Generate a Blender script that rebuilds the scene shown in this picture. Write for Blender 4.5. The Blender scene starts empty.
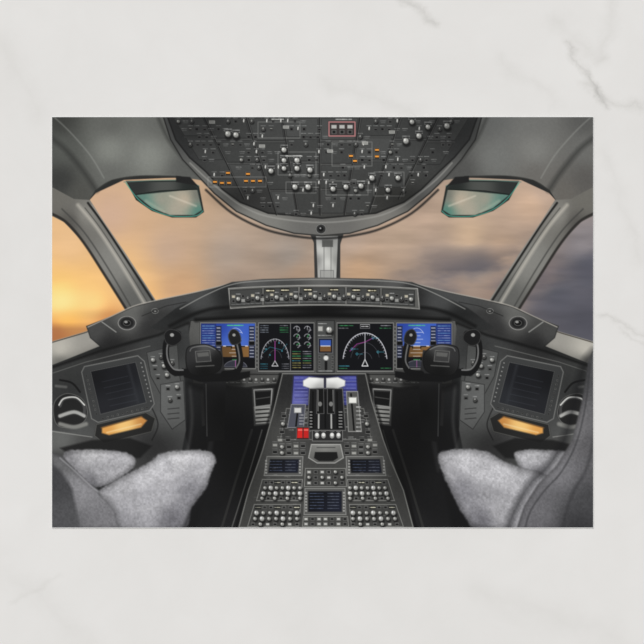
import bpy, numpy as np, math, random
random.seed(7)
rng = np.random.default_rng(11)

# ------------------------------------------------------------------
#  The postcard's printed picture is rasterised here with numpy and
#  stored as colour attributes on the print layer of the card.
# ------------------------------------------------------------------
X0, Y0, CW, CH, S = 51.5, 117.0, 542.0, 410.5, 2
NX, NY = int(CW*S)+1, int(CH*S)+1
gx = X0 + np.arange(NX)/S
gy = Y0 + np.arange(NY)/S
PX, PY = np.meshgrid(gx, gy)
PX = PX.astype(np.float32); PY = PY.astype(np.float32)
IMG = np.zeros((NY, NX, 3), np.float32)
LAB = np.zeros((NY, NX), np.int32)
LNAMES = ['cabin_shell']
CUR = [0]
def L(name):
    if name not in LNAMES: LNAMES.append(name)
    CUR[0] = LNAMES.index(name)

def vnoise(cx, cy):
    w, h = int(CW/cx)+3, int(CH/cy)+3
    g = rng.random((h, w)).astype(np.float32)
    fx = (PX-X0)/cx; fy = (PY-Y0)/cy
    ix = fx.astype(int); iy = fy.astype(int)
    tx = fx-ix; ty = fy-iy
    tx = tx*tx*(3-2*tx); ty = ty*ty*(3-2*ty)
    return (g[iy,ix]*(1-tx)+g[iy,ix+1]*tx)*(1-ty)+(g[iy+1,ix]*(1-tx)+g[iy+1,ix+1]*tx)*ty
def fbm(cx, cy, o=4):
    r = 0; a = 1; t = 0
    for i in range(o):
        r = r + a*vnoise(cx/2**i, cy/2**i); t += a; a *= .5
    return r/t
FINE = fbm(1.6, 1.6, 2)-.5
GRIT = fbm(5, 5, 3)-.5
FUZZ = fbm(2.6, 2.6, 2)-.5

def cr(pts, n=6, closed=True):
    P = [np.array(p, float) for p in pts]; m_ = len(P); out = []
    rngi = range(m_) if closed else range(m_-1)
    for i in rngi:
        if closed: p0,p1,p2,p3 = P[i-1],P[i],P[(i+1)%m_],P[(i+2)%m_]
        else: p0,p1,p2,p3 = P[max(i-1,0)],P[i],P[i+1],P[min(i+2,m_-1)]
        for k in range(n):
            t = k/n
            out.append(.5*((2*p1)+(-p0+p2)*t+(2*p0-5*p1+4*p2-p3)*t*t+(-p0+3*p1-3*p2+p3)*t**3))
    if not closed: out.append(P[-1])
    return out

def bbox(pts, pad):
    xs=[p[0] for p in pts]; ys=[p[1] for p in pts]
    x0=max(0,int((min(xs)-pad-X0)*S)); x1=min(NX,int((max(xs)+pad-X0)*S)+2)
    y0=max(0,int((min(ys)-pad-Y0)*S)); y1=min(NY,int((max(ys)+pad-Y0)*S)+2)
    if x1<=x0 or y1<=y0: return None
    return slice(y0,y1), slice(x0,x1)

def sdf(px, py, pts):
    d = np.full(px.shape, 1e9, np.float32); ins = np.zeros(px.shape, bool)
    n=len(pts)
    for i in range(n):
        ax,ay=map(float,pts[i]); bx,by=map(float,pts[(i+1)%n])
        ex,ey=bx-ax,by-ay; L2=ex*ex+ey*ey
        if L2<1e-9: continue
        wx,wy=px-ax,py-ay
        t=np.clip((wx*ex+wy*ey)/L2,0,1)
        d=np.minimum(d,(wx-ex*t)**2+(wy-ey*t)**2)
        if ay!=by:
            c=((ay>py)!=(by>py))&(px<(bx-ax)*(py-ay)/(by-ay)+ax)
            ins^=c
    d=np.sqrt(d)
    return np.where(ins,-d,d)

def colfield(col, sl):
    px,py=PX[sl],PY[sl]
    if isinstance(col,np.ndarray) and col.ndim==3: return col[sl]
    if isinstance(col[0],(tuple,list)):
        num=0; den=0
        for (x,y,c) in col:
            w=1/((px-x)**2+(py-y)**2+30)**1.3
            num=num+w[...,None]*np.array(c,np.float32); den=den+w
        return num/den[...,None]
    return np.broadcast_to(np.array(col,np.float32),px.shape+(3,))

def comp(sl, a, c, lab=True):
    IMG[sl]=IMG[sl]*(1-a[...,None])+c*a[...,None]
    if lab:
        l=LAB[sl]; l[a>.5]=CUR[0]

def poly(pts,col,f=.5,sm=False,a=1,edge=None,vol=None,nz=0,grit=0,tex=None,lab=True,fuzz=0):
    if sm: pts=cr(pts)
    sl=bbox(pts,f+1+fuzz)
    if sl is None: return
    d=sdf(PX[sl],PY[sl],pts)
    if fuzz: d=d+FUZZ[sl]*fuzz*2
    al=np.clip(.5-d/(2*f),0,1)*a
    c=np.array(colfield(col,sl),np.float32)
    if vol: c=c*(1-vol[1]*(1-np.clip(-d/vol[0],0,1))**1.5)[...,None]
    if tex is not None: c=c*tex[sl][...,None]
    if nz: c=c+(FINE[sl]*nz)[...,None]
    if grit: c=c+(GRIT[sl]*grit)[...,None]
    if edge:
        ea=np.clip(1-np.abs(d+edge[1]*.5)/edge[1],0,1)*(edge[2] if len(edge)>2 else 1)
        c=c*(1-ea[...,None])+np.array(edge[0],np.float32)*ea[...,None]
    comp(sl,al,c,lab)

def line(pts,w,col,a=1,f=.35,sm=False,lab=False):
    if sm: pts=cr(pts,closed=False)
    sl=bbox(pts,w+f+1)
    if sl is None: return
    px,py=PX[sl],PY[sl]; d=np.full(px.shape,1e9,np.float32)
    for i in range(len(pts)-1):
        ax,ay=map(float,pts[i]); bx,by=map(float,pts[i+1]); ex,ey=bx-ax,by-ay; L2=ex*ex+ey*ey+1e-9
        t=np.clip(((px-ax)*ex+(py-ay)*ey)/L2,0,1)
        d=np.minimum(d,(px-ax-ex*t)**2+(py-ay-ey*t)**2)
    d=np.sqrt(d)-w/2
    comp(sl,np.clip(.5-d/(2*f),0,1)*a,colfield(col,sl),lab)

def ell(cx,cy,rx,ry,col,a=1,f=.4,rot=0,edge=None,lab=False,vol=None):
    n=22; c,s=math.cos(rot),math.sin(rot)
    pts=[(cx+rx*math.cos(t)*c-ry*math.sin(t)*s, cy+rx*math.cos(t)*s+ry*math.sin(t)*c) for t in [2*math.pi*i/n for i in range(n)]]
    poly(pts,col,f=f,a=a,edge=edge,lab=lab,vol=vol)
def rect(x0,y0,x1,y1,col,a=1,f=.35,edge=None,lab=False,sk=0,nz=0):
    poly([(x0,y0),(x1,y0),(x1+sk,y1),(x0+sk,y1)],col,a=a,f=f,edge=edge,lab=lab,nz=nz)
def tone(cx,cy,rx,ry,k,rot=0):
    """paints light and shade into the printed ink as a soft multiply (k>1 lighter, k<1 darker)"""
    sl=bbox([(cx-3*max(rx,ry),cy-3*max(rx,ry)),(cx+3*max(rx,ry),cy+3*max(rx,ry))],1)
    if sl is None: return
    dx=PX[sl]-cx; dy=PY[sl]-cy; c,s=math.cos(rot),math.sin(rot)
    g=np.exp(-(((dx*c+dy*s)/rx)**2+((-dx*s+dy*c)/ry)**2))
    IMG[sl]*=(1+(k-1)*g)[...,None]
def m(pts): return [(645-x,y) for x,y in pts]
def mc(col):
    if isinstance(col[0],(tuple,list)): return [(645-x,y,c) for x,y,c in col]
    return col
def knob(x,y,r=2.2,c=(190,190,186)):
    ell(x+.7,y+r*.9,r*1.3,r*1.1,(14,14,14),a=.75,f=1)
    ell(x,y,r,r,tuple(v*.5 for v in c))
    ell(x-.1*r,y-.2*r,r*.8,r*.78,tuple(v*.82 for v in c))
    ell(x-.25*r,y-.4*r,r*.42,r*.36,tuple(min(255,v*1.15) for v in c))
    line([(x,y-r*.8),(x,y+r*.3)],.55,(60,60,60),a=.6)
def darkknob(x,y,r=2.2):
    ell(x+.5,y+r*.6,r*1.2,r*1.1,(12,12,12),a=.8,f=.8)
    ell(x,y,r,r,(40,40,40),edge=((112,112,109),.5,.8)); ell(x-.2*r,y-.3*r,r*.4,r*.35,(118,118,114))
    line([(x,y-r*.9),(x,y)],.5,(220,220,216),a=.7)
def toggle(x,y,h=4):
    ell(x,y,1.8,1.6,(30,30,30),edge=((110,110,107),.5,.8))
    line([(x,y+.3),(x+.2,y-h*.5)],1.2,(186,186,181)); line([(x-.3,y),(x,y-h*.45)],.5,(235,235,232),a=.7)
def korry(x,y,w=4.4,h=4,lit=None):
    rect(x-w/2,y-h/2,x+w/2,y+h/2,(22,22,23),edge=((106,106,103),.5,.8))
    if lit: rect(x-w/2+.7,y-h/2+.7,x+w/2-.7,y-.1,lit,a=.95)
    elif random.random()<.5: line([(x-w*.28,y-.7),(x+w*.28,y-.7)],.6,(140,140,136),a=.5)
def text(x,y,w,c=(200,200,198),a=.6,h=.8):
    xx=x
    while xx<x+w:
        ww=random.uniform(.7,2.2); line([(xx,y),(min(xx+ww,x+w),y)],h,c,a=a*random.uniform(.5,1)); xx+=ww+.6

# ---------------- sky image ----------------
FULL=(slice(0,NY),slice(0,NX))
sky=np.array(colfield([
 (60,300,(255,212,124)),(66,318,(250,184,92)),(95,300,(251,204,130)),(70,240,(230,188,140)),(130,285,(240,196,140)),(56,335,(200,126,70)),(110,322,(216,148,90)),(140,298,(240,188,124)),
 (110,215,(202,169,144)),(170,250,(194,165,141)),(230,255,(170,153,139)),(290,255,(156,144,134)),
 (180,290,(202,162,124)),(240,280,(164,144,128)),(300,275,(162,138,118)),
 (350,240,(174,153,137)),(360,272,(186,154,124)),(400,235,(186,162,141)),(430,265,(160,142,130)),(420,215,(188,163,143)),
 (470,235,(202,174,146)),(530,205,(202,172,147)),(545,190,(186,162,144)),(500,250,(190,162,138)),(480,268,(138,128,124)),
 (500,290,(134,120,116)),(450,285,(124,114,112)),(585,240,(134,128,130)),(560,300,(80,84,94)),(585,320,(70,74,84)),(545,275,(120,110,110)),(590,270,(84,87,98))],FULL),np.float32)
cl=fbm(70,24,5); cl2=fbm(44,10,4)
amt=np.clip((PX-360)/110,0,1)*np.clip((PY-236)/34,0,1)
dk=np.clip((cl-.40)*4,0,1); dk=dk*dk*(3-2*dk)
dark=dk*amt*.68
sky=sky*(1-dark[...,None])+np.array((90,88,96),np.float32)*dark[...,None]
warm=np.clip((.46-cl)*6,0,1)*amt*np.clip((545-PX)/20,0,1)*.25
sky=sky*(1-warm[...,None])+np.array((206,168,134),np.float32)*warm[...,None]
sky=sky*(1-((cl2-.5)*.2*np.clip((PX-60)/240,.3,1)))[...,None]
lowb=np.clip((PY-322)/7,0,1)*np.clip((130-PX)/20,0,1)*.5
sky=sky*(1-lowb[...,None])+np.array((146,98,70),np.float32)*lowb[...,None]
sun=np.exp(-(((PX-62)/26)**2+((PY-302)/15)**2))
sky=sky*(1-.65*sun[...,None])+np.array((255,232,164),np.float32)*.65*sun[...,None]
IMG[:]=np.array((40,41,41),np.float32)+(GRIT*6)[...,None]

# ---------------- windows ----------------
L('sunset_sky')
WFL=[(86,204),(96,193),(124,180),(206,176),(222,190),(250,214),(285,228),(318,235),(318,284),(240,290),(190,302),(156,306)]
poly(WFL,sky); poly(m(WFL),sky)
WSL=[(50,212),(66,220),(84,240),(108,274),(130,310),(124,326),(50,345)]
poly(WSL,sky); poly(m(WSL),sky)

# ---------------- cabin lining and pillars ----------------
L('ceiling_lining')
lin=[(50,115),(164,115),(176,140),(196,166),(214,186),(206,181),(180,177),(140,176),(112,180),(95,191),(86,205),(74,203),(50,188)]
lc=[(60,120,(60,61,58)),(60,150,(84,86,82)),(60,180,(56,57,55)),(110,122,(96,97,93)),(150,120,(106,107,103)),(110,150,(128,130,124)),(150,155,(132,134,128)),(110,176,(102,103,99)),(185,172,(90,91,88)),(80,195,(78,78,74))]
lcr=[(60,120,(86,86,84)),(60,150,(106,106,103)),(60,180,(90,88,85)),(110,122,(110,110,107)),(150,120,(102,103,101)),(110,150,(124,124,120)),(150,155,(114,115,112)),(110,176,(106,104,100)),(185,172,(82,82,80)),(80,195,(102,99,94))]
poly(lin,lc,nz=6); poly(m(lin),mc(lcr),nz=6)
for M in (0,1):
    F=m if M else (lambda p:p)
    line(F([(50,137),(66,150),(84,172),(96,190)]),5,(46,47,45),a=.6,f=2.5,sm=True)
    line(F([(54,117),(70,132),(90,155),(104,178)]),1.2,(156,157,152),a=.45,f=.8,sm=True)
    line(F([(96,191),(112,181),(140,176.5),(180,177)]),2,(44,44,42),a=.85,f=.6,sm=True)
    line(F([(158,117),(170,142),(190,166),(208,184)]),3,(52,53,51),a=.6,f=2,sm=True)
L('window_pillar')
for M in (0,1):
    F=m if M else (lambda p:p); C=mc if M else (lambda p:p)
    p1=[(50,186),(74,199),(90,200),(104,222),(126,254),(158,304),(146,318),(128,314),(106,276),(82,241),(64,222),(50,215)]
    poly(F(p1),C([(60,200,(108,106,100)),(85,215,(132,130,124)),(115,262,(130,129,124)),(140,300,(96,96,93)),(70,222,(84,82,78))]),nz=4)
    line(F([(88,203),(104,225),(128,262),(155,304)]),2.2,(34,34,33),sm=True,f=.6)
    line(F([(92,205),(107,227),(131,263),(157,303)]),.7,(160,156,148),sm=True,f=.5,a=.7)
    line(F([(78,205),(97,228),(120,263),(146,306)]),3,(190,185,174),a=.72,sm=True,f=1.6)
    line(F([(85,208),(101,229),(124,264),(150,306)]),1,(70,69,66),a=.7,sm=True,f=.5)
    line(F([(50,213),(66,222),(84,243),(106,277),(128,312)]),2.6,(42,40,38),a=.95,sm=True,f=.7)
    line(F([(62,209),(84,232),(108,268),(134,312)]),1.3,(62,62,60),a=.8,sm=True,f=.7)

L('centre_window_post')
poly([(308,230),(345,230),(340,245),(339,284),(316,284),(315,245)],(50,50,49))
poly([(316,236),(338,236),(336,284),(318,284)],[(317,260,(120,120,118)),(322,250,(210,210,205)),(328,262,(234,234,228)),(335,260,(126,126,123)),(327,240,(120,120,118))])
line([(324,242),(324,282)],.8,(110,110,108),a=.8); line([(331,242),(331,282)],.8,(104,104,102),a=.7)
line([(339.5,240),(339.5,283)],1.6,(56,56,56)); line([(314.5,240),(315.5,283)],1.6,(56,56,56))
rect(320,270,334,283,(150,150,146),a=.7,edge=((70,70,70),.7,.9)); rect(322,240,333,247,(70,70,68),a=.8)

# ---------------- overhead console ----------------
L('overhead_panel')
oh=[(162,115),(483,115),(476,140),(462,160),(448,176),(430,194),(408,212),(378,226),(350,234),(322,236.5),(294,234),(266,226),(236,212),(214,194),(197,176),(182,160),(170,140)]
poly(oh,[(170,120,(76,77,76)),(215,188,(100,100,97)),(260,222,(126,125,120)),(322,232,(106,105,102)),(385,222,(122,120,115)),(430,188,(92,92,90)),(475,120,(68,69,68)),(322,180,(76,76,74))],nz=4,edge=((28,28,27),1.3,.9))
pan=[(166,115),(479,115),(470,140),(455,158),(440,172),(422,190),(404,203),(376,214),(322,219),(268,214),(240,203),(222,190),(205,172),(189,158),(175,140)]
poly(pan,[(180,125,(46,47,47)),(240,150,(68,69,68)),(322,130,(70,71,70)),(322,205,(66,66,64)),(400,150,(68,69,68)),(465,125,(46,47,47)),(250,200,(50,50,49)),(395,200,(52,52,50))],nz=6,edge=((24,24,24),1.5,.9))
line([(190,163),(207,179),(224,193),(242,206),(270,217),(322,222.5),(374,217),(402,206),(420,193),(437,179),(452,163)],1.4,(160,159,154),a=.6,f=.7,sm=True)
line([(206,190),(232,213),(264,229),(294,236),(322,238.5),(350,236),(380,229),(412,213),(438,190)],2.2,(24,24,24),a=.8,f=.9,sm=True)
def hw(y): return 150-(y-117)*.46-max(0,y-165)*1.02-max(0,y-200)*.6
def ox(u,y): return 321+u*(150-(y-117)*.62)
cols=[-1,-.78,-.5,-.26,-.01,.26,.53,.78,1]
rows=[117,139,163,188,214]
for ci in range(8):
    for ri in range(4):
        a,b=cols[ci]+.008,cols[ci+1]-.008; ya,yb=rows[ri]+.6+((ci*7)%5-2)*1.2*(ri>0),rows[ri+1]-.4+((ci*7)%5-2)*1.2*(ri<3)
        g=random.choice([60,66,70,74])
        P=[(ox(a,ya),ya),(ox(b,ya),ya),(ox(b,yb),yb),(ox(a,yb),yb)]
        if all(abs(x-321)<hw(y)+4 for x,y in P): poly(P,(g,g+1,g),a=.75,edge=((30,30,30),.8,.9),nz=6,lab=False); line([P[0],P[1]],.5,(128,128,125),a=.4)
for u in (-.78,-.5,-.26,-.01,.26,.53,.78):
    ym=117
    while ym<214 and abs(ox(u,ym)-321)<hw(ym)-2: ym+=2
    line([(ox(u,117),117),(ox(u,ym),ym)],1.1,(22,22,22),a=.8); line([(ox(u,117)+1,117),(ox(u,ym)+1,ym)],.5,(124,124,121),a=.4)
spec=[(236,135),(271,171),(284,160.5),(297,160.5),(284,168.5),(310,170),(297,168.5),(295,187),(308,187),(284,150),(333,189),(346,187),(361,186),(412,122),(428,127),(447,126),(419,136),(372,178),(388,190),(398,178),(228,134),(406,141)]
amb=[(215,182),(222,183),(229,183),(246,181),(253,181),(260,181),(228,173),(351,156),(377,150),(377,156.5),(355,161),(248,174)]
y=121.5; row=0
while y<214:
    x=321-hw(y)+5+random.uniform(0,3)
    while x<321+hw(y)-5:
        grp=(math.sin(x*.115+row*1.9)+math.sin(x*.051-row*1.1))>-.62
        if grp and min(math.hypot(x-a,y-b) for a,b in spec+amb)>5.4 and not(326<x<358 and y<139):
            r=random.random()
            if r<.32: korry(x,y,w=3.7,h=3.4,lit=(150,150,144) if random.random()<.1 else None)
            elif r<.46: toggle(x,y)
            elif r<.56: darkknob(x,y,1.8)
            elif r<.60: knob(x,y,1.6,(180,180,174))
            elif r<.8: text(x-2.5,y-.6,5,a=.5,h=.7); text(x-2,y+1.2,4,a=.35,h=.6)
            if r<.6: text(x-2.2,y-3.5,4.4,a=.5,h=.7)
        x+=random.uniform(6,8.2)
    y+=7.7; row+=1
for b in ((258,122,300,138),(332,142,372,166),(278,152,316,175),(326,181,368,195),(286,182,316,193),(208,177,266,187),(374,172,404,196)):
    x0,y0,x1,y1=b; line([(x0,y0),(x1,y0),(x1,y1),(x0,y1),(x0,y0)],.6,(180,180,176),a=.4)
rect(328,121,356,137,(60,54,54)); 
line([(329,122),(355,122),(355,136),(329,136),(329,122)],1,(206,140,140),a=.9)
for x in (334,342,350): rect(x-2.6,125,x+2.6,128.5,(176,176,172)); rect(x-2.2,130,x+2.2,134,(26,26,26),edge=((150,150,146),.5,.9))
for x,y in spec:
    text(x-3.5,y-4.8,7,a=.75); ell(x,y,3.7,3.5,(42,42,42),a=.8,f=.6); knob(x,y,random.uniform(2.3,3),(214,214,208))
    for t in (-2.4,-.7): line([(x+3.6*math.cos(t),y+3.6*math.sin(t)),(x+4.6*math.cos(t),y+4.6*math.sin(t))],.5,(210,210,206),a=.6)
for x,y in amb:
    rect(x-2.8,y-2.2,x+2.8,y+2.6,(20,20,20),edge=((110,110,106),.5,.9)); rect(x-2,y-1,x+2,y+.8,(228,152,64),f=.4)
for x,y in ((286,127),(262,146),(330,151),(365,143),(212,122),(392,132)): rect(x-3,y-1.4,x+3,y+1.6,(190,190,184),a=.8); line([(x-2,y),(x+2,y)],.5,(60,60,60))
text(272,119.3,12,c=(215,215,210),a=.8,h=1); text(336,119.3,16,c=(215,215,210),a=.8,h=1); text(286,156,16,c=(215,215,210),a=.8,h=1)
ell(321,229,5.4,5.2,(48,48,48),edge=((150,150,146),.7,.9)); ell(321,229,2.6,2.6,(16,16,16)); ell(320.4,228.2,.8,.8,(180,180,180))
tone(196,122,34,26,.7); tone(449,122,34,26,.7); tone(235,198,22,12,.78); tone(408,198,22,12,.78); tone(322,165,60,26,1.08)

# ---------------- head-up display combiners ----------------
L('head_up_display')
for M in (0,1):
    F=m if M else (lambda p:p); C=mc if M else (lambda p:p)
    poly(F([(126,181),(188,180),(199,186),(204,212),(196,217.5),(172,217.5),(152,211),(136,200)]),(42,50,48),f=.6,edge=((18,24,24),1,.9),sm=False)
    poly(F([(136,195),(197,189),(202,210),(194,215),(170,215),(152,208)]),C([(140,199,(88,124,114)),(160,200,(152,148,134)),(185,200,(188,172,152)),(176,210,(168,160,144)),(199,212,(76,126,114)),(150,208,(96,142,130)),(198,195,(112,112,104))]),f=.6,nz=5)
    poly(F([(128,182.5),(186,181.5),(196,187),(197,189.5),(160,191),(136,194.5)]),C([(135,184,(44,47,46)),(165,186,(78,80,77)),(192,186,(36,40,38))]),f=.6)
    line(F([(136,194.5),(160,191),(197,189.3)]),1.1,(20,26,24),a=.9)
    line(F([(124,182),(150,180.4),(188,179.8),(199,186)]),.9,(96,128,120),a=.8)
    line(F([(126,183),(138,199),(153,210),(172,216),(195,216),(203,211)]),1,(74,158,140),a=.8,sm=True)
    line(F([(170,196),(196,206)]),1.6,(216,206,188),a=.5,f=.9)
    line(F([(146,201),(164,212)]),2.4,(198,188,168),a=.35,f=1.4)
    poly(F([(176,176),(190,177),(198,186),(188,184),(176,182)]),(30,30,30),f=.6)

# ---------------- glareshield ----------------
L('side_coaming')
for M in (0,1):
    F=m if M else (lambda p:p); C=mc if M else (lambda p:p)
    poly(F([(50,342),(84,332),(112,322),(124,330),(100,346),(50,366)]),C([(60,350,(188,184,174)),(95,338,(154,151,144)),(115,330,(104,102,98)),(60,362,(112,111,106))]),nz=4)
    line(F([(50,343),(84,333),(112,323)]),1.2,(66,62,56),a=.8)
    poly(F([(86,326),(112,316),(134,306),(158,300),(196,292),(236,282),(236,300),(196,318),(160,334),(104,350),(90,338)]),C([(95,330,(70,70,69)),(130,315,(108,108,105)),(190,300,(70,71,71)),(150,328,(48,48,48)),(110,344,(40,40,40))]),nz=5,edge=((34,34,34),1,.6))
    line(F([(88,327),(112,316),(134,306),(158,300),(196,292),(236,282)]),1.2,(176,171,162),a=.7,sm=True)
    p=F([(127,323)])[0]
    ell(p[0],p[1],9.5,7.4,(52,52,52),edge=((156,155,151),1.1,.9)); ell(p[0],p[1],6.4,5,(30,30,30)); ell(p[0],p[1],4,3,(16,16,16),edge=((110,110,108),.6,.9)); ell(p[0]-1,p[1]-1,1.7,1.2,(150,150,147))
    p=F([(155,311)])[0]
    ell(p[0],p[1],3.8,3,(36,36,36),edge=((140,140,137),.9,.9)); ell(p[0],p[1],1.4,1.1,(150,150,147))
    line(F([(102,322),(116,332)]),1.2,(160,160,156),a=.7)
    line(F([(142,316),(166,306),(186,302)]),.8,(30,30,30),a=.7)
L('glareshield')
gs=[(150,328),(176,308),(206,292),(232,282),(262,279),(322,277.5),(382,279),(412,282),(438,292),(468,308),(495,328),(470,334),(440,322),(322,318),(204,322),(176,334)]
poly(gs,[(180,318,(38,39,39)),(230,296,(34,35,35)),(322,281,(96,96,94)),(250,282,(84,84,83)),(395,282,(84,84,83)),(322,310,(15,15,16)),(460,316,(38,39,39)),(410,296,(34,34,34)),(200,302,(70,71,71)),(440,302,(70,71,71))],f=.6,nz=5)
line([(180,309),(206,295),(232,284.5),(262,281),(322,279.5),(382,281),(412,284.5),(438,295),(465,309)],1.1,(152,152,148),a=.7,sm=True)
line([(170,326),(200,312),(235,307),(322,309),(410,307),(445,312),(475,326)],3,(10,10,10),a=.8,f=1.5,sm=True)
L('mode_control_panel')
def my(x): return 3.2*((x-322)/95)**2
top=[(x,284.8+my(x)) for x in range(228,422,10)]; bot=[(x,305.5+my(x)*1.2) for x in range(420,224,-10)]
poly(top+bot,[(240,295,(92,92,89)),(322,290,(124,123,119)),(400,295,(92,92,89)),(322,302,(82,82,80))],f=.5,edge=((176,175,170),1,.8),nz=6)
for a,b in ((230,262),(264,298),(300,345),(347,380),(382,415)):
    ps=[(a,287+my(a)),(b,287+my(b)),(b,303.6+my(b)),(a,303.6+my(a))]
    poly(ps,(62,63,62),a=.85,edge=((22,22,22),.7,.9),lab=False)
i=0
for x in np.arange(233.5,414,4.8):
    y=295.4+my(x); i+=1
    if i%4==0: darkknob(x,y+1.4,2.3)
    elif i%4==2: knob(x,y+1.2,2.1,(204,204,198)); text(x-2,y-3.8,4,a=.8)
    elif i%4==1:
        rect(x-1.8,y-3,x+1.8,y-.1,(184,178,160),edge=((70,70,70),.4,.7)); rect(x-1.8,y+1.4,x+1.8,y+4.4,(26,26,26),edge=((140,140,138),.45,.8))
    else:
        rect(x-1.8,y-3,x+1.8,y-.1,(24,24,24),edge=((140,140,138),.45,.8)); rect(x-1.8,y+1.4,x+1.8,y+4.4,(170,170,166),a=.75)
    text(x-2,y+6.4,4,a=.5,h=.6)
for x in (270,285,308,334,356,372): rect(x-4.8,287.6+my(x),x+4.8,291.8+my(x),(12,11,9),edge=((100,100,98),.4,.8)); text(x-3.4,289.7+my(x),7,c=(246,238,205),a=1,h=1.2)

# ---------------- main instrument panel ----------------
L('instrument_panel')
poly([(190,320),(220,318),(322,315),(424,318),(456,320),(462,345),(455,378),(380,380),(366,374),(280,374),(268,380),(192,378),(186,345)],
 [(200,325,(88,88,86)),(322,320,(60,60,59)),(450,325,(88,88,86)),(322,372,(92,92,90)),(200,372,(58,58,57)),(450,372,(58,58,57))],nz=6,edge=((26,26,26),1))
line([(196,320),(260,316.5),(322,315.5),(384,316.5),(449,320)],3.4,(8,8,8),a=.95,f=1.8)
L('flight_display')
def bez(x0,y0,x1,y1):
    poly([(x0-1.8,y0-2),(x1+1.8,y0-2),(x1+1.8,y1+2.2),(x0-1.8,y1+2.2)],(126,126,123),edge=((34,34,34),.8,.9))
    poly([(x0,y0),(x1,y0),(x1,y1),(x0,y1)],(9,10,15))
bez(201,323.5,255,368); bez(259,323.5,313.6,370.5); bez(337.4,323.5,393,370.5); bez(397,323.5,451.5,368)
def pfd(x0,x1,flip):
    a0=x0+15 if not flip else x0; a1=x1 if not flip else x1-15
    b0,b1=(x0,a0) if not flip else (a1,x1)
    T,B=323.5,368
    poly([(a0,T),(a1,T),(a1,346),(a0,346)],[(a0,326,(40,66,152)),(a1,328,(58,92,184)),((a0+a1)/2,345,(76,108,192))])
    poly([(a0+6,346),(a1-6,346),(a1-6,357),(a0+6,357)],[(a0,350,(100,74,44)),(a1,350,(132,96,54))])
    poly([(b0,T),(b1,T),(b1,348),(b0,348)],(36,54,120)); poly([(b0,348),(b1,348),(b1,B),(b0,B)],(18,20,34))
    for yy in np.arange(326,367,2.4): text(b0+1.5,yy,b1-b0-3,c=random.choice([(210,216,232),(150,205,230),(210,216,232)]),a=.65,h=.7)
    rect(a0,326,a0+5.5,358,(40,46,68),a=.95); rect(a1-6,326,a1-.5,358,(40,46,68),a=.95)
    for yy in np.arange(328,358,3.2):
        line([(a0+1,yy),(a0+4,yy)],.7,(226,228,236),a=.8); line([(a1-5,yy),(a1-1.5,yy)],.7,(226,228,236),a=.8)
    rect(a0-.5,341,a0+6,345.5,(6,6,8),edge=((220,220,220),.4,.8)); rect(a1-6.5,341,a1,345.5,(6,6,8),edge=((220,220,220),.4,.8))
    c=(a0+a1)/2
    for k in range(-3,5):
        q=3.4 if k%2 else 6
        if k: line([(c-q,346-k*3.4),(c+q,346-k*3.4)],.5,(235,238,245),a=.75)
    line([(c-12,346),(c+12,346)],.7,(240,240,240),a=.9); line([(c-9,346.4),(c-4,346.4),(c-4,348)],1.1,(10,10,10)); line([(c+9,346.4),(c+4,346.4),(c+4,348)],1.1,(10,10,10))
    line([(c+9*math.cos(t),343-15*math.sin(t)) for t in np.linspace(.7,2.44,10)],.5,(240,240,245),a=.7)
    text(c-8,325.4,16,c=(90,220,120),a=.9,h=.9)
    rect(a0,358.5,a1,B,(8,8,12)); poly([(c+12*math.cos(t),368-8*math.sin(t)) for t in np.linspace(.1,3.04,14)],(54,56,66),edge=((180,180,185),.5,.7))
    line([(c,360.5),(c,367)],.5,(220,120,200),a=.8); text(c-3,359.6,6,c=(90,220,120),a=.8)
pfd(201,255,0); pfd(397,451.5,1)
line([(275+14*math.cos(t),361-22*math.sin(t)) for t in np.linspace(.1,3.04,20)],.6,(215,215,220),a=.85)
line([(275+7*math.cos(t),361-11*math.sin(t)) for t in np.linspace(.3,2.84,12)],.4,(150,150,155),a=.5)
for t in np.linspace(.2,2.94,14): line([(275+14*math.cos(t),361-22*math.sin(t)),(275+12.6*math.cos(t),361-20*math.sin(t))],.45,(205,205,210),a=.8)
line([(275,341),(275,361)],.5,(200,90,185),a=.9); line([(272,366),(275,361),(278,366),(272,366)],.7,(230,230,230),a=.9)
for i in range(4): text(260.5,325.6+i*2.2,8,c=(190,200,210),a=.7,h=.7); text(280,325.6+i*2.2,8,c=(90,210,125) if i else (210,210,215),a=.7,h=.7)
line([(264,352),(270,347),(282,350),(287,344)],.45,(90,190,210),a=.6)
for (a,b) in ((266,349),(282,351),(279,343),(270,355)): ell(a,b,.7,.7,(90,200,220),a=.7)
for i in range(3): text(260.5,364+i*2.2,7,c=(90,200,220),a=.6,h=.7); text(282,364+i*2.2,7,c=(200,200,205),a=.6,h=.7)
rect(290.8,323.5,313.6,370.5,(8,9,15)); line([(290.5,323.5),(290.5,370.5)],.7,(110,110,110))
for r in range(3):
    for q in range(2):
        ex,ey=296.7+q*10.6,329.2+r*7.8
        line([(ex+3*math.cos(t),ey+3*math.sin(t)) for t in np.linspace(-2.9,1.2,12)],.6,(215,215,218),a=.8)
        line([(ex,ey),(ex+2.8*math.cos(-1.5+r*.5),ey+2.8*math.sin(-1.5+r*.5))],.6,(90,220,120) if r else (225,225,225),a=.8)
        text(ex,ey+.8,4,c=(220,220,220),a=.7,h=.7)
for i in range(8): text(292.5,351.5+i*2.3,8,c=random.choice([(90,215,130),(220,210,120),(90,200,220)]),a=.75,h=.7); text(303,351.5+i*2.3,8,c=random.choice([(90,215,130),(220,210,120),(210,210,215)]),a=.75,h=.7)
cx=365
line([(cx+22*math.cos(t),362-29*math.sin(t)) for t in np.linspace(.12,3.02,30)],.75,(228,228,233),a=.95)
line([(cx+14.6*math.cos(t),362-19.4*math.sin(t)) for t in np.linspace(.25,2.9,20)],.4,(150,150,155),a=.5)
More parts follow.
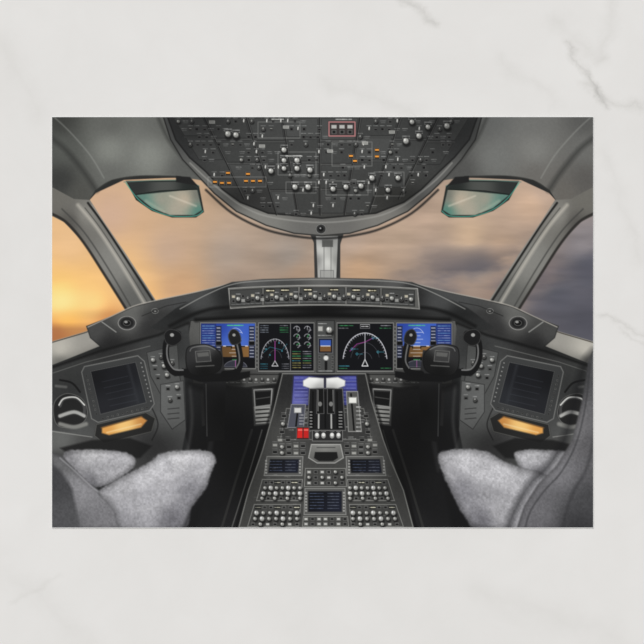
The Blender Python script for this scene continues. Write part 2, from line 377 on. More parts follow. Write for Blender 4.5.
line([(cx+7.3*math.cos(t),362-9.7*math.sin(t)) for t in np.linspace(.35,2.8,14)],.4,(150,150,155),a=.5)
for t in np.linspace(.2,2.94,25): line([(cx+22*math.cos(t),362-29*math.sin(t)),(cx+20.6*math.cos(t),362-27.2*math.sin(t))],.5,(210,210,215),a=.85)
line([(365,334),(365,359)],.6,(220,220,225),a=.85); line([(362,366),(365,359.5),(368,366),(362,366)],.75,(238,238,238))
text(339,325.6,14,c=(90,210,125),a=.8,h=.7); text(381,325.6,10,c=(215,215,220),a=.8,h=.7); rect(360,324.2,370,328.6,(8,8,10),edge=((225,225,225),.5,.85)); text(361.5,326.4,7,c=(235,235,235),a=.95)
text(339,328.2,9,a=.7,h=.7); text(339,366,10,c=(90,200,220),a=.7,h=.7); text(339,368.4,8,c=(90,210,125),a=.7,h=.7); text(381,368.2,10,c=(90,210,125),a=.7,h=.7); text(380,328.2,11,c=(90,210,125),a=.7,h=.7)
line([(350,351),(357,344),(365,342),(373,338)],.6,(205,90,190),a=.75)
for (a,b) in ((352,349),(373,338),(378,352),(357,354)): line([(a-1.2,b),(a,b-1.2),(a+1.2,b),(a,b+1.2),(a-1.2,b)],.5,(90,200,220),a=.8); text(a+2,b,4,c=(90,200,220),a=.6,h=.6)
L('landing_gear_panel')
rect(316.4,320,334.8,373,(74,75,74),edge=((26,26,26),.8,.9),lab=True)
rect(318,338,333,353.5,(14,16,28),edge=((140,140,137),.7,.9)); rect(320,340,331,346,(58,90,170)); rect(320,346,331,351.5,(116,82,48)); line([(321,346),(330,346)],.6,(240,240,240))
knob(329.3,330,3.1,(220,220,214)); rect(317.8,326,323,331.4,(176,176,171),edge=((60,60,60),.5,.8)); text(318.4,323.6,8,a=.8); line([(326,355),(326,369)],2.6,(18,18,18)); ell(326,358,2.8,2.8,(214,214,209),edge=((90,90,90),.6,.8)); text(318,371,14,a=.7); text(318.4,335.4,13,a=.7)
for y in (357,362,367): rect(318,y-1.3,321,y+1.3,(30,30,30),edge=((150,150,148),.4)); rect(331,y-1.3,334,y+1.3,(30,30,30),edge=((150,150,148),.4))
for x in (257,395):
    for y in range(327,370,4): ell(x,y,.6,.6,(186,186,182),a=.6)

# ---------------- lower dash, knee area, footwell ----------------
L('footwell')
for M in (0,1):
    F=m if M else (lambda p:p); C=mc if M else (lambda p:p)
    poly(F([(186,374),(284,374),(276,430),(250,527),(184,527),(196,470),(184,430)]),C([(200,390,(36,37,38)),(250,385,(24,24,24)),(230,430,(11,11,12)),(260,470,(10,10,10)),(210,500,(22,22,23)),(230,525,(30,30,31))]),f=1,nz=4)
    poly(F([(192,375),(281,374),(277,384),(246,388),(192,384)]),C([(200,380,(48,48,47)),(265,378,(80,80,78))]),f=.6,edge=((20,20,20),.8,.8))
    for x in range(214,278,6):
        p=F([(x,379.5)])[0]
        if x%12==10: darkknob(p[0],p[1],1.6)
        else: ell(p[0],p[1],1.2,1.2,(170,170,167))
        text(p[0]-1.6,p[1]+3,3.4,a=.5)
    for (a,b) in ((252,274),(200,222)):
        poly(F([(a,388),(b,388),(b-1,424),(a+2,426)]),(64,64,63) if a>230 else (38,38,38),f=.6)
        if a>230:
            poly(F([(a+3,392),(b-3,391),(b-4,404),(a+4,406)]),(18,18,18)); poly(F([(a+2,407),(b-3,406),(b-4,423),(a+4,424)]),(156,156,152),f=.6)
            for q in range(4): line(F([(a+4,410+q*4),(b-5,409+q*4)]),1.4,(34,34,34))
            line(F([(a+2,390),(b-2,389),(b-3,405),(a+3,407),(a+2,390)]),1,(184,184,181),a=.8)
            line(F([(a+4,399),(b-4,397)]),1,(90,90,88),a=.8)
    line(F([(262,430),(250,470),(232,527)]),1.2,(128,128,124),a=.6)
    line(F([(252,430),(236,480),(222,527)]),2.4,(56,56,54),a=.7)
    line(F([(206,395),(212,430),(206,470)]),5,(60,60,60),a=.45,f=1.5,sm=True)
    line(F([(190,386),(192,420),(188,450)]),3,(84,84,83),a=.5,f=1.5,sm=True)

# ---------------- side consoles ----------------
L('side_console')
for M in (0,1):
    F=m if M else (lambda p:p); C=mc if M else (lambda p:p)
    poly(F([(50,366),(100,349),(158,333),(188,322),(190,345),(184,376),(186,430),(178,470),(120,470),(50,470)]),
      C([(60,370,(58,59,58)),(110,352,(46,46,46)),(70,400,(54,55,55)),(170,350,(56,57,57)),(165,380,(80,81,80)),(170,420,(88,89,88)),(150,450,(52,52,52)),(80,440,(80,81,80)),(120,440,(70,70,69))]),f=.7,nz=6)
    line(F([(50,368),(100,351),(158,335),(188,323)]),2.4,(16,16,16),a=.85,f=1.2)
    line(F([(50,374),(86,362),(150,346)]),.9,(136,136,132),a=.5)
    poly(F([(146,352),(178,344),(180,374),(184,398),(164,402),(150,376)]),(82,83,82),edge=((34,34,34),.9,.85),nz=6)
    poly(F([(160,384),(184,380),(186,420),(172,430),(160,412)]),(98,99,98),edge=((38,38,38),.9,.85),nz=6)
    for j,(x,y) in enumerate(((153,360),(161,357),(155,369),(164,366),(172,363),(158,378),(167,375),(175,373),(168,389),(177,387),(170,400),(179,398))):
        p=F([(x,y)])[0]
        if j%3==0: knob(p[0],p[1],2,(200,200,195))
        elif j%3==1: darkknob(p[0],p[1],1.9)
        else: korry(p[0],p[1],3.8,3.4)
        text(p[0]-2,p[1]-3.4,4,a=.6)
    for y in (409,414,419):
        p=F([(174,y)])[0]; line([(p[0]-6,y),(p[0]+5,y-1)],1,(40,40,40),a=.7)
    line(F([(150,404),(158,424),(152,440)]),1.4,(30,30,30),a=.7,sm=True)
L('side_display')
for M in (0,1):
    F=m if M else (lambda p:p); C=mc if M else (lambda p:p)
    poly(F([(84,366),(138,355),(145,361),(155,404),(150,411),(98,423),(91,419),(81,372)]),(60,61,61),edge=((134,134,131),1.1,.8))
    poly(F([(90,371),(136,361.5),(147,403),(100,415)]),C([(95,375,(18,19,22)),(140,400,(40,42,46)),(120,380,(24,25,29)),(105,408,(34,35,39))]),edge=((94,94,92),.8,.9))
    for k in range(5):
        p=F([(102+k*2,382+k*6)])[0]; q=F([(128+k*2.2,376+k*6)])[0]
        line([p,q],.6,(78,82,90),a=.35)
    for t in np.linspace(0,1,10):
        p=F([(86.5+10*t,376+38*t)])[0]; rect(p[0]-1,p[1]-1,p[0]+1,p[1]+1,(30,30,30),edge=((150,150,147),.4,.7))
        p=F([(103+44*t,418.5-11*t)])[0]; rect(p[0]-1,p[1]-1,p[0]+1,p[1]+1,(30,30,30),edge=((150,150,147),.4,.7))
        p=F([(141+10*t,363+38*t)])[0]; ell(p[0],p[1],.7,.7,(170,170,167),a=.7)
    line(F([(128,365),(138,402)]),2.5,(54,56,60),a=.5,f=1.4)
L('orange_reflective_tray')  # orange reflective piece; its sheen is painted into the print
for M in (0,1):
    F=m if M else (lambda p:p); C=mc if M else (lambda p:p)
    poly(F([(96,424),(146,412),(156,418),(152,432),(104,444),(94,436)]),(38,38,37),f=.7,edge=((112,112,108),.9,.7))
    poly(F([(102,427.5),(141,416.5),(147,420.5),(141,427.5),(109,435),(102,433)]),C([(105,430,(214,154,80)),(125,425,(240,196,122)),(145,421,(200,138,72))]),f=.9)
    line(F([(107,432.5),(141,424)]),1,(246,224,174),a=.65,f=.8); line(F([(101,428),(142,416.5)]),1,(110,76,42),a=.7,f=.7)
L('steering_tiller')
for M in (0,1):
    F=m if M else (lambda p:p); C=mc if M else (lambda p:p)
    poly(F([(54,402),(66,393),(82,398),(88,412),(82,424),(62,428),(54,420)]),(34,34,34),sm=True,edge=((128,128,125),1,.7))
    line(F([(60,406),(64,399),(76,398),(84,406),(84,416)]),3,(70,70,70),sm=True)
    line(F([(59,405),(64,398.5),(76,397.5),(84.5,405)]),1.4,(220,220,215),sm=True,a=.95)
    line(F([(60,416),(74,412),(84,416)]),3.6,(182,182,178),sm=True,a=.9,f=.8)
    line(F([(62,418),(74,414.5),(84,418)]),1,(50,50,50),sm=True,a=.8)
    line(F([(60,424),(74,427),(86,424)]),4,(126,126,122),sm=True,f=1)
    line(F([(60,380),(72,383),(80,392)]),2,(22,22,22),sm=True); line(F([(56,386),(66,387)]),2.6,(100,100,98),f=.8)
    poly(F([(50,430),(92,436),(100,444),(92,470),(50,470)]),C([(60,440,(100,101,99)),(90,445,(72,72,71)),(60,466,(52,52,52))]),f=.8,nz=5)
    line(F([(50,431),(92,437)]),1,(160,160,156),a=.6)
    poly(F([(60,448),(92,440),(130,438),(152,446),(140,458),(80,462)]),(24,24,24),f=1.2,a=.85)

# ---------------- control yokes ----------------
L('control_yoke')
def yoke(F,C):
    line(F([(190,384),(200,388),(240,384)]),6,(10,10,10),a=.6,f=3)
    poly(F([(204,352),(222,350),(226,380),(224,440),(206,442),(203,384)]),C([(206,400,(24,24,25)),(216,370,(46,46,47)),(222,410,(12,12,12))]),f=.6)
    poly(F([(182,368),(196,374),(236,373),(250,371),(250,377),(236,381),(200,382),(184,377)]),(16,16,17),f=.6)
    poly(F([(186,350),(192,345),(206,344),(216,348),(222,356),(220,370),(206,376),(192,375),(186,366)]),C([(192,350,(48,48,49)),(205,348,(84,84,84)),(205,372,(13,13,13)),(218,362,(20,20,20))]),sm=True,edge=((10,10,10),1,.8))
    line(F([(186,372),(174,372),(167,362),(166,346),(170,336),(178,334)]),6.6,(16,16,17),sm=True,lab=True)
    line(F([(183,370),(174,369),(168,360),(167,348),(170,338)]),1.6,(140,140,139),sm=True,a=.8)
    line(F([(224,374),(236,372),(240,362),(238,346),(234,334)]),6.6,(14,14,15),sm=True,lab=True)
    line(F([(236,368),(239.5,360),(237,344),(234,335)]),1.5,(128,128,127),sm=True,a=.8)
    poly(F([(164,334),(170,329),(180,332),(182,340),(174,346),(166,343)]),(24,24,25),sm=True,edge=((86,86,85),.8,.7))
    poly(F([(228,336),(232,329),(239,332),(241,342),(232,345)]),(26,26,27),sm=True,edge=((86,86,85),.8,.7))
    p=F([(172,335)])[0]; ell(p[0],p[1],2,1.8,(170,170,167)); p=F([(234,335)])[0]; ell(p[0],p[1],1.6,1.5,(150,150,147))
    poly(F([(195,351),(210,350),(211.5,361.5),(196,362.5)]),(60,60,60),edge=((126,126,123),.7,.85))
    poly(F([(197,353),(208.5,352),(209,356),(198,357)]),(140,140,136),a=.45)
    line(F([(196,366.5),(214,365.5)]),1.1,(120,120,117),a=.7); line(F([(190,351),(193,347.5),(206,346),(215,349.5)]),1,(146,146,144),a=.6,sm=True)
    line(F([(206,384),(207,436)]),1,(92,92,92),a=.7)
yoke(lambda p:p,lambda c:c)
yoke(m,mc)

# ---------------- centre pedestal ----------------
L('centre_pedestal')
ped=[(282,373),(366,373),(372,400),(384,440),(392,462),(404,490),(414,528),(238,528),(248,490),(262,450),(272,415)]
poly(ped,[(290,380,(38,38,38)),(355,380,(38,38,38)),(325,430,(60,60,59)),(280,450,(74,74,72)),(375,450,(78,78,76)),(325,500,(70,70,68)),(260,500,(66,66,64)),(395,500,(66,66,64))],f=.6,edge=((160,160,155),1.1,.8),nz=8)
line([(280,375),(270,415),(260,450),(246,490),(236,528)],2.4,(8,8,8),a=.7,f=1.2); line([(368,375),(374,400),(386,440),(406,490),(416,528)],2.4,(8,8,8),a=.7,f=1.2)
poly([(293,375),(357,375),(359,406),(291,406)],[(300,380,(74,76,150)),(352,382,(74,78,154)),(325,378,(20,20,40)),(325,400,(14,14,20)),(297,402,(98,100,166)),(354,400,(66,70,136))],edge=((26,26,26),.9,.9))
for i in range(8): text(294.5,378+i*3.4,13,c=(176,182,226),a=.4); text(343,378+i*3.4,13,c=(176,182,226),a=.4)
for i in range(3): line([(295,382+i*8),(307,382+i*8)],.5,(30,30,70),a=.8); line([(343,382+i*8),(356,382+i*8)],.5,(30,30,70),a=.8)
poly([(286,408),(364,408),(372,440),(280,440)],(58,58,57),edge=((134,134,130),.8,.8),nz=8)
for _ in range(46):
    x=random.uniform(285,364); y=random.uniform(410,440)
    text(x,y,random.uniform(2,5),a=.55)
L('thrust_levers')
poly([(309,388),(343,388),(346,431),(307,431)],(26,26,27),f=.6,edge=((134,134,131),.9,.8))
for x in (313,319,325,331,337): line([(x,392),(x-.4 if x<325 else x+.4,428)],1.6,(172,172,169) if x in (319,331) else (8,8,8))
for y in range(412,430,3): line([(310,y),(312,y)],.6,(220,220,216),a=.8); line([(339,y),(342,y)],.6,(220,220,216),a=.8)
poly([(316.5,388),(324,388),(324.4,414),(316,414)],(16,16,16),edge=((110,110,110),.7,.9)); poly([(327,388),(334.5,388),(335,414),(327,414)],(16,16,16),edge=((110,110,110),.7,.9))
line([(318,390),(318,411)],.8,(150,150,148),a=.8); line([(333,390),(333.4,411)],.8,(150,150,148),a=.8)
ell(320,404,2,2.4,(120,120,118)); ell(331,404,2,2.4,(120,120,118))
poly([(303,380.5),(309,377),(324,378),(324,388),(310,388.5),(303,386)],[(306,379,(236,236,232)),(315,380,(252,252,249)),(318,387,(146,146,144))],f=.5,edge=((110,110,108),.6,.6))
poly([(326,378),(338,377),(345.5,380.5),(345,386),(338,388.5),(326,388)],[(340,379,(236,236,232)),(332,380,(252,252,249)),(332,387,(146,146,144))],f=.5,edge=((110,110,108),.6,.6))
poly([(346,391),(358,391),(362,432),(348,432)],(82,82,80),edge=((176,176,172),.8,.8)); line([(351,394),(354,430)],1.7,(12,12,12)); poly([(348.5,397),(357,397),(357,403.5),(348.5,403.5)],(228,228,222),edge=((90,90,88),.7,.8))
for y in range(407,432,4): text(356.5,y,4,a=.95,h=1)
poly([(291,404),(306,404),(304,428),(287,428)],(76,78,88),edge=((166,166,163),.7,.8)); line([(298,408),(296,426)],1.7,(12,12,12)); rect(294,407.5,301.5,413,(206,206,203),edge=((80,80,80),.5,.8))
for y in range(415,428,3): text(299.5,y,4,a=.8)
L('fuel_control_switches')
rect(296,426.5,309.5,440,(40,36,36),lab=True,edge=((140,140,137),.6,.7)); poly([(297.5,428),(302.6,428),(302.6,438),(297,438)],(204,40,36)); poly([(303.6,428),(308.6,428),(308.6,438),(303.4,438)],(188,34,32)); line([(298.4,430),(301.8,430)],1.1,(246,150,138),a=.8); line([(304.4,430),(307.8,430)],1.1,(246,150,138),a=.8)
rect(312,430,343,441.5,(40,40,40),edge=((156,156,153),.7,.85),lab=True)
for x in (317,323.5,332,338.5): ell(x,435.6,2.3,2.8,(150,150,147)); ell(x,434.6,1.7,1.8,(226,226,222)); text(x-2,431.6,4,a=.7,h=.6)
L('centre_pedestal')
poly([(311,444),(341,444),(344,458),(335,463.5),(317,463.5),(308,458)],[(325,446,(136,136,132)),(325,460,(80,80,78))],edge=((184,184,180),.9,.85),nz=5)
poly([(315,452),(337,452),(338,458),(333,461),(319,461),(314,458)],(24,24,24)); line([(317,447.5),(335,447.5)],1,(60,60,60),a=.8)
for sx in (-1,1):
    for k,(dx,y) in enumerate(((22,446),(29,446),(36,447),(43,447),(22,453),(29,453),(36,453),(43,453),(50,452),(45,440),(43,432),(42,424),(41,416),(50,445),(37,440))):
        x=325+sx*dx
        if k%4==3: knob(x,y,1.9,(206,206,200))
        elif k%4==1: rect(x-2.6,y-1.6,x+2.6,y+1.8,(180,180,174),a=.8,edge=((50,50,50),.5,.8))
        else: rect(x-2.6,y-1.6,x+2.6,y+1.8,(26,26,26),edge=((146,146,143),.5,.85))
        text(x-2.4,y-3.2,4.6,a=.5,h=.6)
L('control_display_unit')
def cdu(x0,y0,x1,y1,k):
    poly([(x0-3.4+k,y0-3),(x1+3.4+k,y0-3),(x1+4.4,y1+3),(x0-4.4,y1+3)],(88,88,86),edge=((172,172,168),.7,.8))
    poly([(x0+k,y0),(x1+k,y0),(x1,y1),(x0,y1)],[(x0,y0,(12,13,18)),(x1,y1,(26,29,42))],edge=((50,50,50),.6,.9))
    yy=y0+2.4
    while yy<y1-1: text(x0+2,yy,(x1-x0)*.4,c=(124,140,172),a=.6,h=.7); text(x0+(x1-x0)*.58,yy,(x1-x0)*.33,c=(160,170,184),a=.5,h=.7); yy+=3
    for yy in np.arange(y0+1,y1,3): rect(x0-2.8,yy,x0-1,yy+1.6,(180,180,176),a=.75); rect(x1+1,yy,x1+2.8,yy+1.6,(180,180,176),a=.75)
cdu(268,459,298,473,2); cdu(351,459,382,473,-2); cdu(308,491,342,512,0)
L('radio_tuning_panel')
def block(pts):
    poly(pts,(66,66,64),edge=((172,172,167),.7,.8),nz=10)
block([(262,479),(303,479),(301,501),(256,501)]); block([(347,479),(388,479),(395,501),(349,501)])
block([(254,504),(301,504),(299,527),(247,527)]); block([(349,504),(396,504),(404,527),(351,527)])
block([(305,468),(346,468),(347,487),(304,487)])
block([(303,516),(348,516),(349,527),(302,527)])
def mixrow(xa,xb,y,n,pat,r=2):
    for i in range(n):
        x=xa+(xb-xa)*i/(n-1); k=pat[i%len(pat)]
        if k=='K': knob(x,y,r+.4,(230,230,224))
        elif k=='k': knob(x,y,r-.2,(210,210,204))
        elif k=='b': rect(x-2,y-1.6,x+2,y+1.6,(28,28,28),edge=((156,156,153),.5,.85))
        elif k=='w': rect(x-2,y-1.5,x+2,y+1.5,(190,190,185),edge=((50,50,50),.5,.8))
        elif k=='d': rect(x-3,y-1.6,x+3,y+1.6,(12,14,18)); text(x-2.4,y,5,c=(240,236,210),a=.9,h=1)
for y,o,pt in ((482.5,0,'bbdbbd'),(488,1,'kKkkKk'),(493.6,2.5,'KkKkKk'),(498.4,4,'kbkbkb')):
    mixrow(266-o,300,y,7,pt,1.9); mixrow(350,384+o,y,7,pt,1.9)
for y,o,pt in ((507.4,0,'dbbdbb'),(513,1.5,'KkkKkk'),(518.8,3,'kKkkKk'),(524.3,5,'bkwbkw')):
    mixrow(258-o,297,y,7,pt,2); mixrow(353,392+o,y,7,pt,2)
for y in (472,477.5,483): mixrow(309,342,y,6,'wbwbkb' if y!=477.5 else 'kbkwbk',1.8)
for y in (519,524): mixrow(306,345,y,7,'wbwwb',1.8)
for sx in (-1,1):
    for i in range(34):
        y=random.uniform(462,527); x=325+sx*random.uniform(24,60+(y-460)*.3)
        text(x,y,3,a=.3,h=.6)

# ---------------- pictured shade painted into the print ----------------
for M in (0,1):
    t=(lambda x:645-x) if M else (lambda x:x)
    tone(t(215),400,30,30,.68); tone(t(240),450,26,50,.55); tone(t(165),440,26,20,.74); tone(t(110),347,40,6,.8,rot=(.32 if M else -.32))
    tone(t(70),385,24,20,.85); tone(t(175),345,16,14,.88)
tone(322,314,150,5,.6)

# ---------------- seats ----------------
fle=.96+(fbm(3.2,3.2,2)-.5)*.13+FINE*.2+(fbm(18,13,2)-.5)*.14
fab=1+FINE*.2
L('pilot_seat')
poly([(100,470),(214,470),(204,500),(196,528),(100,528)],(20,20,21),f=2.5)
poly([(64,453),(82,449.5),(108,450),(128,453),(136,462),(126,474),(104,486),(80,486),(64,472)],[(90,455,(198,197,199)),(120,460,(178,177,180)),(100,470,(174,173,176)),(90,482,(116,115,119)),(68,470,(130,129,132))],f=1,sm=True,tex=fle,vol=(6,.34),fuzz=.6)
poly([(50,452),(62,456),(74,468),(88,482),(104,494),(118,510),(126,530),(50,530)],[(60,462,(102,102,103)),(80,490,(136,135,138)),(60,520,(90,90,92)),(115,525,(120,119,122))],f=.9,tex=fab,vol=(6,.3))
poly([(50,462),(60,470),(72,488),(80,528),(50,528)],[(56,480,(66,66,68)),(66,520,(80,80,82))],f=2,tex=fab)
line([(60,458),(76,472),(92,487),(108,500),(120,520)],1.2,(176,175,178),a=.6,f=.9,sm=True)
poly([(112,482),(128,473),(148,463),(162,453),(188,450),(208,451),(216,459),(212,472),(205,490),(192,508),(182,530),(124,530),(112,507),(98,493)],
     [(180,456,(210,209,211)),(203,460,(190,189,192)),(165,470,(196,195,198)),(150,480,(190,189,192)),(125,490,(178,177,180)),(190,492,(140,139,144)),(150,505,(180,179,183)),(130,520,(148,147,151)),(172,520,(118,117,122))],f=1.1,sm=True,tex=fle,vol=(8,.36),fuzz=.7)
line([(112,502),(140,494),(168,484),(200,466)],5,(140,139,143),a=.4,f=4,sm=True)
line([(130,512),(150,508),(178,496)],3,(208,207,209),a=.3,f=3,sm=True)
line([(160,456),(168,468),(150,486)],3,(146,145,150),a=.3,f=3,sm=True)
line([(200,500),(190,514),(184,528)],3,(24,24,26),a=.6,f=2)
poly([(440,470),(545,470),(545,528),(452,528)],(18,18,19),f=2.5)
poly([(514,456),(524,450),(548,450),(570,453),(578,470),(560,484),(530,480)],[(530,455,(198,197,200)),(555,462,(174,173,176)),(535,476,(128,127,131))],f=1,sm=True,tex=fle,vol=(6,.34),fuzz=.6)
poly([(438,455),(448,450),(470,449),(488,452),(502,460),(520,467),(548,476),(562,500),(556,530),(482,530),(464,516),(452,494),(442,472)],
     [(465,455,(204,203,206)),(447,462,(176,175,178)),(480,470,(196,195,198)),(505,478,(196,195,198)),(520,492,(186,185,188)),(462,492,(134,133,138)),(500,512,(170,169,172)),(540,500,(150,149,153)),(482,520,(116,115,120))],f=1.1,sm=True,tex=fle,vol=(8,.36),fuzz=.7)
line([(448,468),(476,484),(504,494),(530,500)],5,(140,139,143),a=.4,f=4,sm=True)
line([(594,352),(584,366),(574,404),(564,440),(548,466),(530,484),(516,508),(508,528)],7,(18,18,20),a=.55,f=4,sm=True)
poly([(594,348),(588,362),(582,400),(572,440),(556,466),(538,484),(524,506),(516,530),(596,530),(596,346)],
     [(592,370,(76,76,78)),(578,430,(112,111,113)),(560,472,(118,117,120)),(536,510,(106,105,108)),(588,500,(70,70,72)),(580,525,(56,56,58)),(592,440,(88,87,89))],f=1,tex=fab,vol=(5,.25))
line([(590,364),(586,402),(577,441),(562,471),(545,490),(531,510),(525,528)],1.3,(52,52,54),a=.7,f=1,sm=True)
line([(594,440),(586,470),(572,495),(562,528)],2.4,(46,46,48),a=.55,f=2,sm=True)

IMG=np.clip(IMG,0,255)
IMG=np.clip(128+(IMG-118)*1.06-7,0,255)

# ------------------------------------------------------------------
#  geometry
# ------------------------------------------------------------------
PXM=0.1422/541.0        # metres per photograph pixel
def wx(x): return (x-322.0)*PXM
def wy(y): return (322.0-y)*PXM
TH=0.00042

def newmat(name):
    mt=bpy.data.materials.new(name); mt.use_nodes=True
    return mt, mt.node_tree.nodes, mt.node_tree.links, mt.node_tree.nodes['Principled BSDF']

ink,n,l,b=newmat('printed_ink')
va=n.new('ShaderNodeVertexColor'); va.layer_name='ink'
l.new(va.outputs['Color'],b.inputs['Base Color'])
b.inputs['Roughness'].default_value=.55; b.inputs['Specular IOR Level'].default_value=.12

card=bpy.data.objects.new('postcard',None); bpy.context.collection.objects.link(card)

import bmesh
bm=bmesh.new()
xa,xb,ya,yb=wx(51.6),wx(593.6),wy(528.1),wy(116.4)
bmesh.ops.create_cube(bm,size=1)
for v in bm.verts:
    v.co.x=(xa+xb)/2+v.co.x*(xb-xa); v.co.y=(ya+yb)/2+v.co.y*(yb-ya); v.co.z=.00002+TH/2+v.co.z*TH
bmesh.ops.bevel(bm,geom=bm.edges[:],offset=.00008,segments=2,affect='EDGES')
me=bpy.data.meshes.new('card_stock'); bm.to_mesh(me); bm.free()
st=bpy.data.objects.new('card_stock',me); bpy.context.collection.objects.link(st); st.parent=card
mt,n,l,b=newmat('card_paper')
nz=n.new('ShaderNodeTexNoise'); nz.inputs['Scale'].default_value=900
rp=n.new('ShaderNodeValToRGB'); rp.color_ramp.elements[0].color=(.80,.80,.79,1); rp.color_ramp.elements[1].color=(.9,.9,.89,1)
tc=n.new('ShaderNodeTexCoord'); l.new(tc.outputs['Object'],nz.inputs['Vector']); l.new(nz.outputs['Fac'],rp.inputs['Fac']); l.new(rp.outputs['Color'],b.inputs['Base Color'])
b.inputs['Roughness'].default_value=.6
me.materials.append(mt)

lin=IMG/255.0
lin=np.where(lin<=.04045,lin/12.92,((lin+.055)/1.055)**2.4).astype(np.float32)
VX=np.clip(wx(PX),wx(52.1),wx(593.1)); VY=np.clip(wy(PY),wy(527.5),wy(117.1))
ZP=.00002+TH+.000012
qi,qj=np.meshgrid(np.arange(NY-1),np.arange(NX-1),indexing='ij')
lq=LAB[:-1,:-1]
for k,nm in enumerate(LNAMES):
    sel=(lq==k)
    ii=qi[sel]; jj=qj[sel]
    if len(ii)==0: continue
    q=np.stack([ii*NX+jj,(ii+1)*NX+jj,(ii+1)*NX+jj+1,ii*NX+jj+1],1)
    u,inv=np.unique(q.ravel(),return_inverse=True)
    co=np.stack([VX.ravel()[u],VY.ravel()[u],np.full(len(u),ZP)],1).astype(np.float32)
    me=bpy.data.meshes.new('printed_'+nm)
    me.vertices.add(len(u)); me.vertices.foreach_set('co',co.ravel())
    me.loops.add(len(q)*4); me.loops.foreach_set('vertex_index',inv.astype(np.int32).ravel())
    me.polygons.add(len(q)); me.polygons.foreach_set('loop_start',np.arange(0,len(q)*4,4,dtype=np.int32))
    me.update(calc_edges=True)
    at=me.color_attributes.new('ink','FLOAT_COLOR','POINT')
    c4=np.ones((len(u),4),np.float32); c4[:,:3]=lin.reshape(-1,3)[u]
    at.data.foreach_set('color',c4.ravel())
    me.materials.append(ink)
    o=bpy.data.objects.new('printed_'+nm,me); bpy.context.collection.objects.link(o); o.parent=card

# marble table top
bm=bmesh.new(); bmesh.ops.create_cube(bm,size=1)
for v in bm.verts: v.co.x*=.9; v.co.y*=.7; v.co.z=v.co.z*.02-.01
bmesh.ops.bevel(bm,geom=bm.edges[:],offset=.002,segments=3,affect='EDGES')
me=bpy.data.meshes.new('marble_tabletop'); bm.to_mesh(me); bm.free()
tb=bpy.data.objects.new('marble_tabletop',me); bpy.context.collection.objects.link(tb)
mt,n,l,b=newmat('white_marble'); me.materials.append(mt)
tc=n.new('ShaderNodeTexCoord')
def math_(op,a,bb=None,c=None,clamp=False):
    x=n.new('ShaderNodeMath'); x.operation=op; x.use_clamp=clamp
    for i,v in enumerate((a,bb,c)):
        if v is None: continue
        if isinstance(v,(int,float)): x.inputs[i].default_value=v
        else: l.new(v,x.inputs[i])
    return x.outputs[0]
def noise(scale,detail=4,dist=0,rough=.55):
    x=n.new('ShaderNodeTexNoise'); x.inputs['Scale'].default_value=scale; x.inputs['Detail'].default_value=detail; x.inputs['Distortion'].default_value=dist; x.inputs['Roughness'].default_value=rough
    l.new(tc.outputs['Object'],x.inputs['Vector']); return x
big=noise(14,5,.6); mid=noise(70,6,.5); wn=noise(60,7,0,.65); brk=noise(160,4,0)
sep=n.new('ShaderNodeSeparateXYZ'); l.new(tc.outputs['Object'],sep.inputs[0])
wsep=n.new('ShaderNodeSeparateXYZ'); l.new(wn.outputs['Color'],wsep.inputs[0])
X=math_('MULTIPLY_ADD',math_('SUBTRACT',wsep.outputs[0],.5),.014,sep.outputs[0])
Y=math_('MULTIPLY_ADD',math_('SUBTRACT',wsep.outputs[1],.5),.014,sep.outputs[1])
def vein(p,q,w,amt):
    ax,ay,bx,by=wx(p[0]),wy(p[1]),wx(q[0]),wy(q[1]); ex,ey=bx-ax,by-ay; L2=ex*ex+ey*ey
    dx=math_('SUBTRACT',X,ax); dy=math_('SUBTRACT',Y,ay)
    t=math_('DIVIDE',math_('ADD',math_('MULTIPLY',dx,ex),math_('MULTIPLY',dy,ey)),L2,clamp=True)
    rx=math_('SUBTRACT',dx,math_('MULTIPLY',t,ex)); ry=math_('SUBTRACT',dy,math_('MULTIPLY',t,ey))
    d=math_('SQRT',math_('ADD',math_('MULTIPLY',rx,rx),math_('MULTIPLY',ry,ry)))
    v=math_('SUBTRACT',1,math_('DIVIDE',d,w*PXM),clamp=True)
    return math_('MULTIPLY',math_('POWER',v,1.5),amt)
tot=None
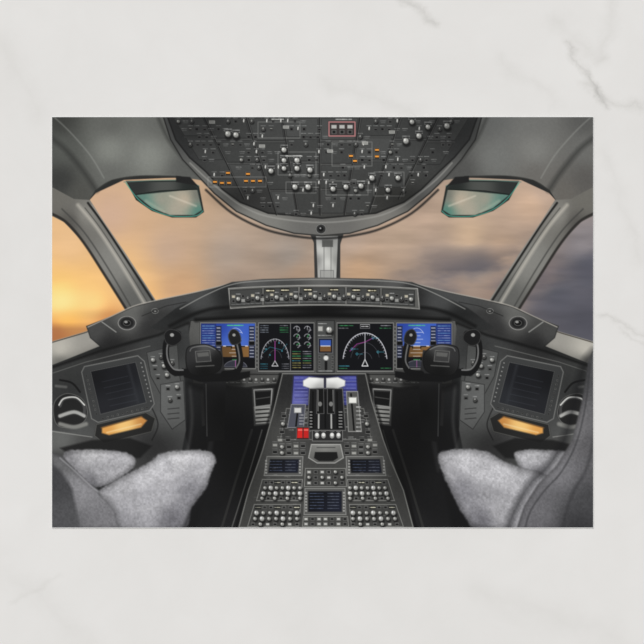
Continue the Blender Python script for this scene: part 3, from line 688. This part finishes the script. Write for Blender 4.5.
for v in (((566,40),(606,108),8,.4),((560,20),(600,60),16,.14),((580,85),(640,112),9,.26),((612,-5),(600,60),12,.16),((400,-5),(434,24),9,.36),((600,322),(650,336),7,.26),((618,336),(650,350),5,.2),((500,60),(560,105),12,.12),((-10,560),(90,640),26,.1),((330,90),(420,110),14,.12),((480,590),(620,640),24,.1),((605,150),(640,260),16,.12),((0,40),(45,110),20,.1),((10,600),(60,575),6,.1)):
    o=vein(*v); tot=o if tot is None else math_('ADD',tot,o)
tot=math_('MULTIPLY',tot,math_('MULTIPLY_ADD',brk.outputs['Fac'],1.6,.2))
bigc=math_('MULTIPLY',math_('SUBTRACT',big.outputs['Fac'],.5),.34)
midc=math_('MULTIPLY',math_('SUBTRACT',mid.outputs['Fac'],.5),.18)
fac=math_('ADD',math_('ADD',math_('ADD',tot,bigc),midc),.12,clamp=True)
rp=n.new('ShaderNodeValToRGB'); l.new(fac,rp.inputs['Fac'])
rp.color_ramp.elements[0].color=(.83,.815,.795,1); rp.color_ramp.elements[1].color=(.44,.43,.41,1)
e=rp.color_ramp.elements.new(.3); e.color=(.735,.72,.695,1)
l.new(rp.outputs['Color'],b.inputs['Base Color']); b.inputs['Roughness'].default_value=.45; b.inputs['Specular IOR Level'].default_value=.2

# ---------------- light ----------------
sc=bpy.context.scene
w=bpy.data.worlds.new('World'); sc.world=w; w.use_nodes=True
bg=w.node_tree.nodes['Background']; bg.inputs[0].default_value=(1,1,1,1); bg.inputs[1].default_value=.55
sd=bpy.data.lights.new('window_sun','SUN'); sd.energy=1.55; sd.angle=math.radians(25)
so=bpy.data.objects.new('window_sun',sd); bpy.context.collection.objects.link(so)
so.rotation_euler=(math.radians(-28),math.radians(-22),0); so.location=(-.3,.4,.6)
cd=bpy.data.cameras.new('camera'); co=bpy.data.objects.new('camera',cd); bpy.context.collection.objects.link(co)
H=.62; co.location=(0,0,H); cd.sensor_width=36; cd.lens=36*(H-TH)/(644*PXM); cd.clip_start=.01
sc.camera=co
sc.view_settings.view_transform='Standard'; sc.view_settings.look='None'
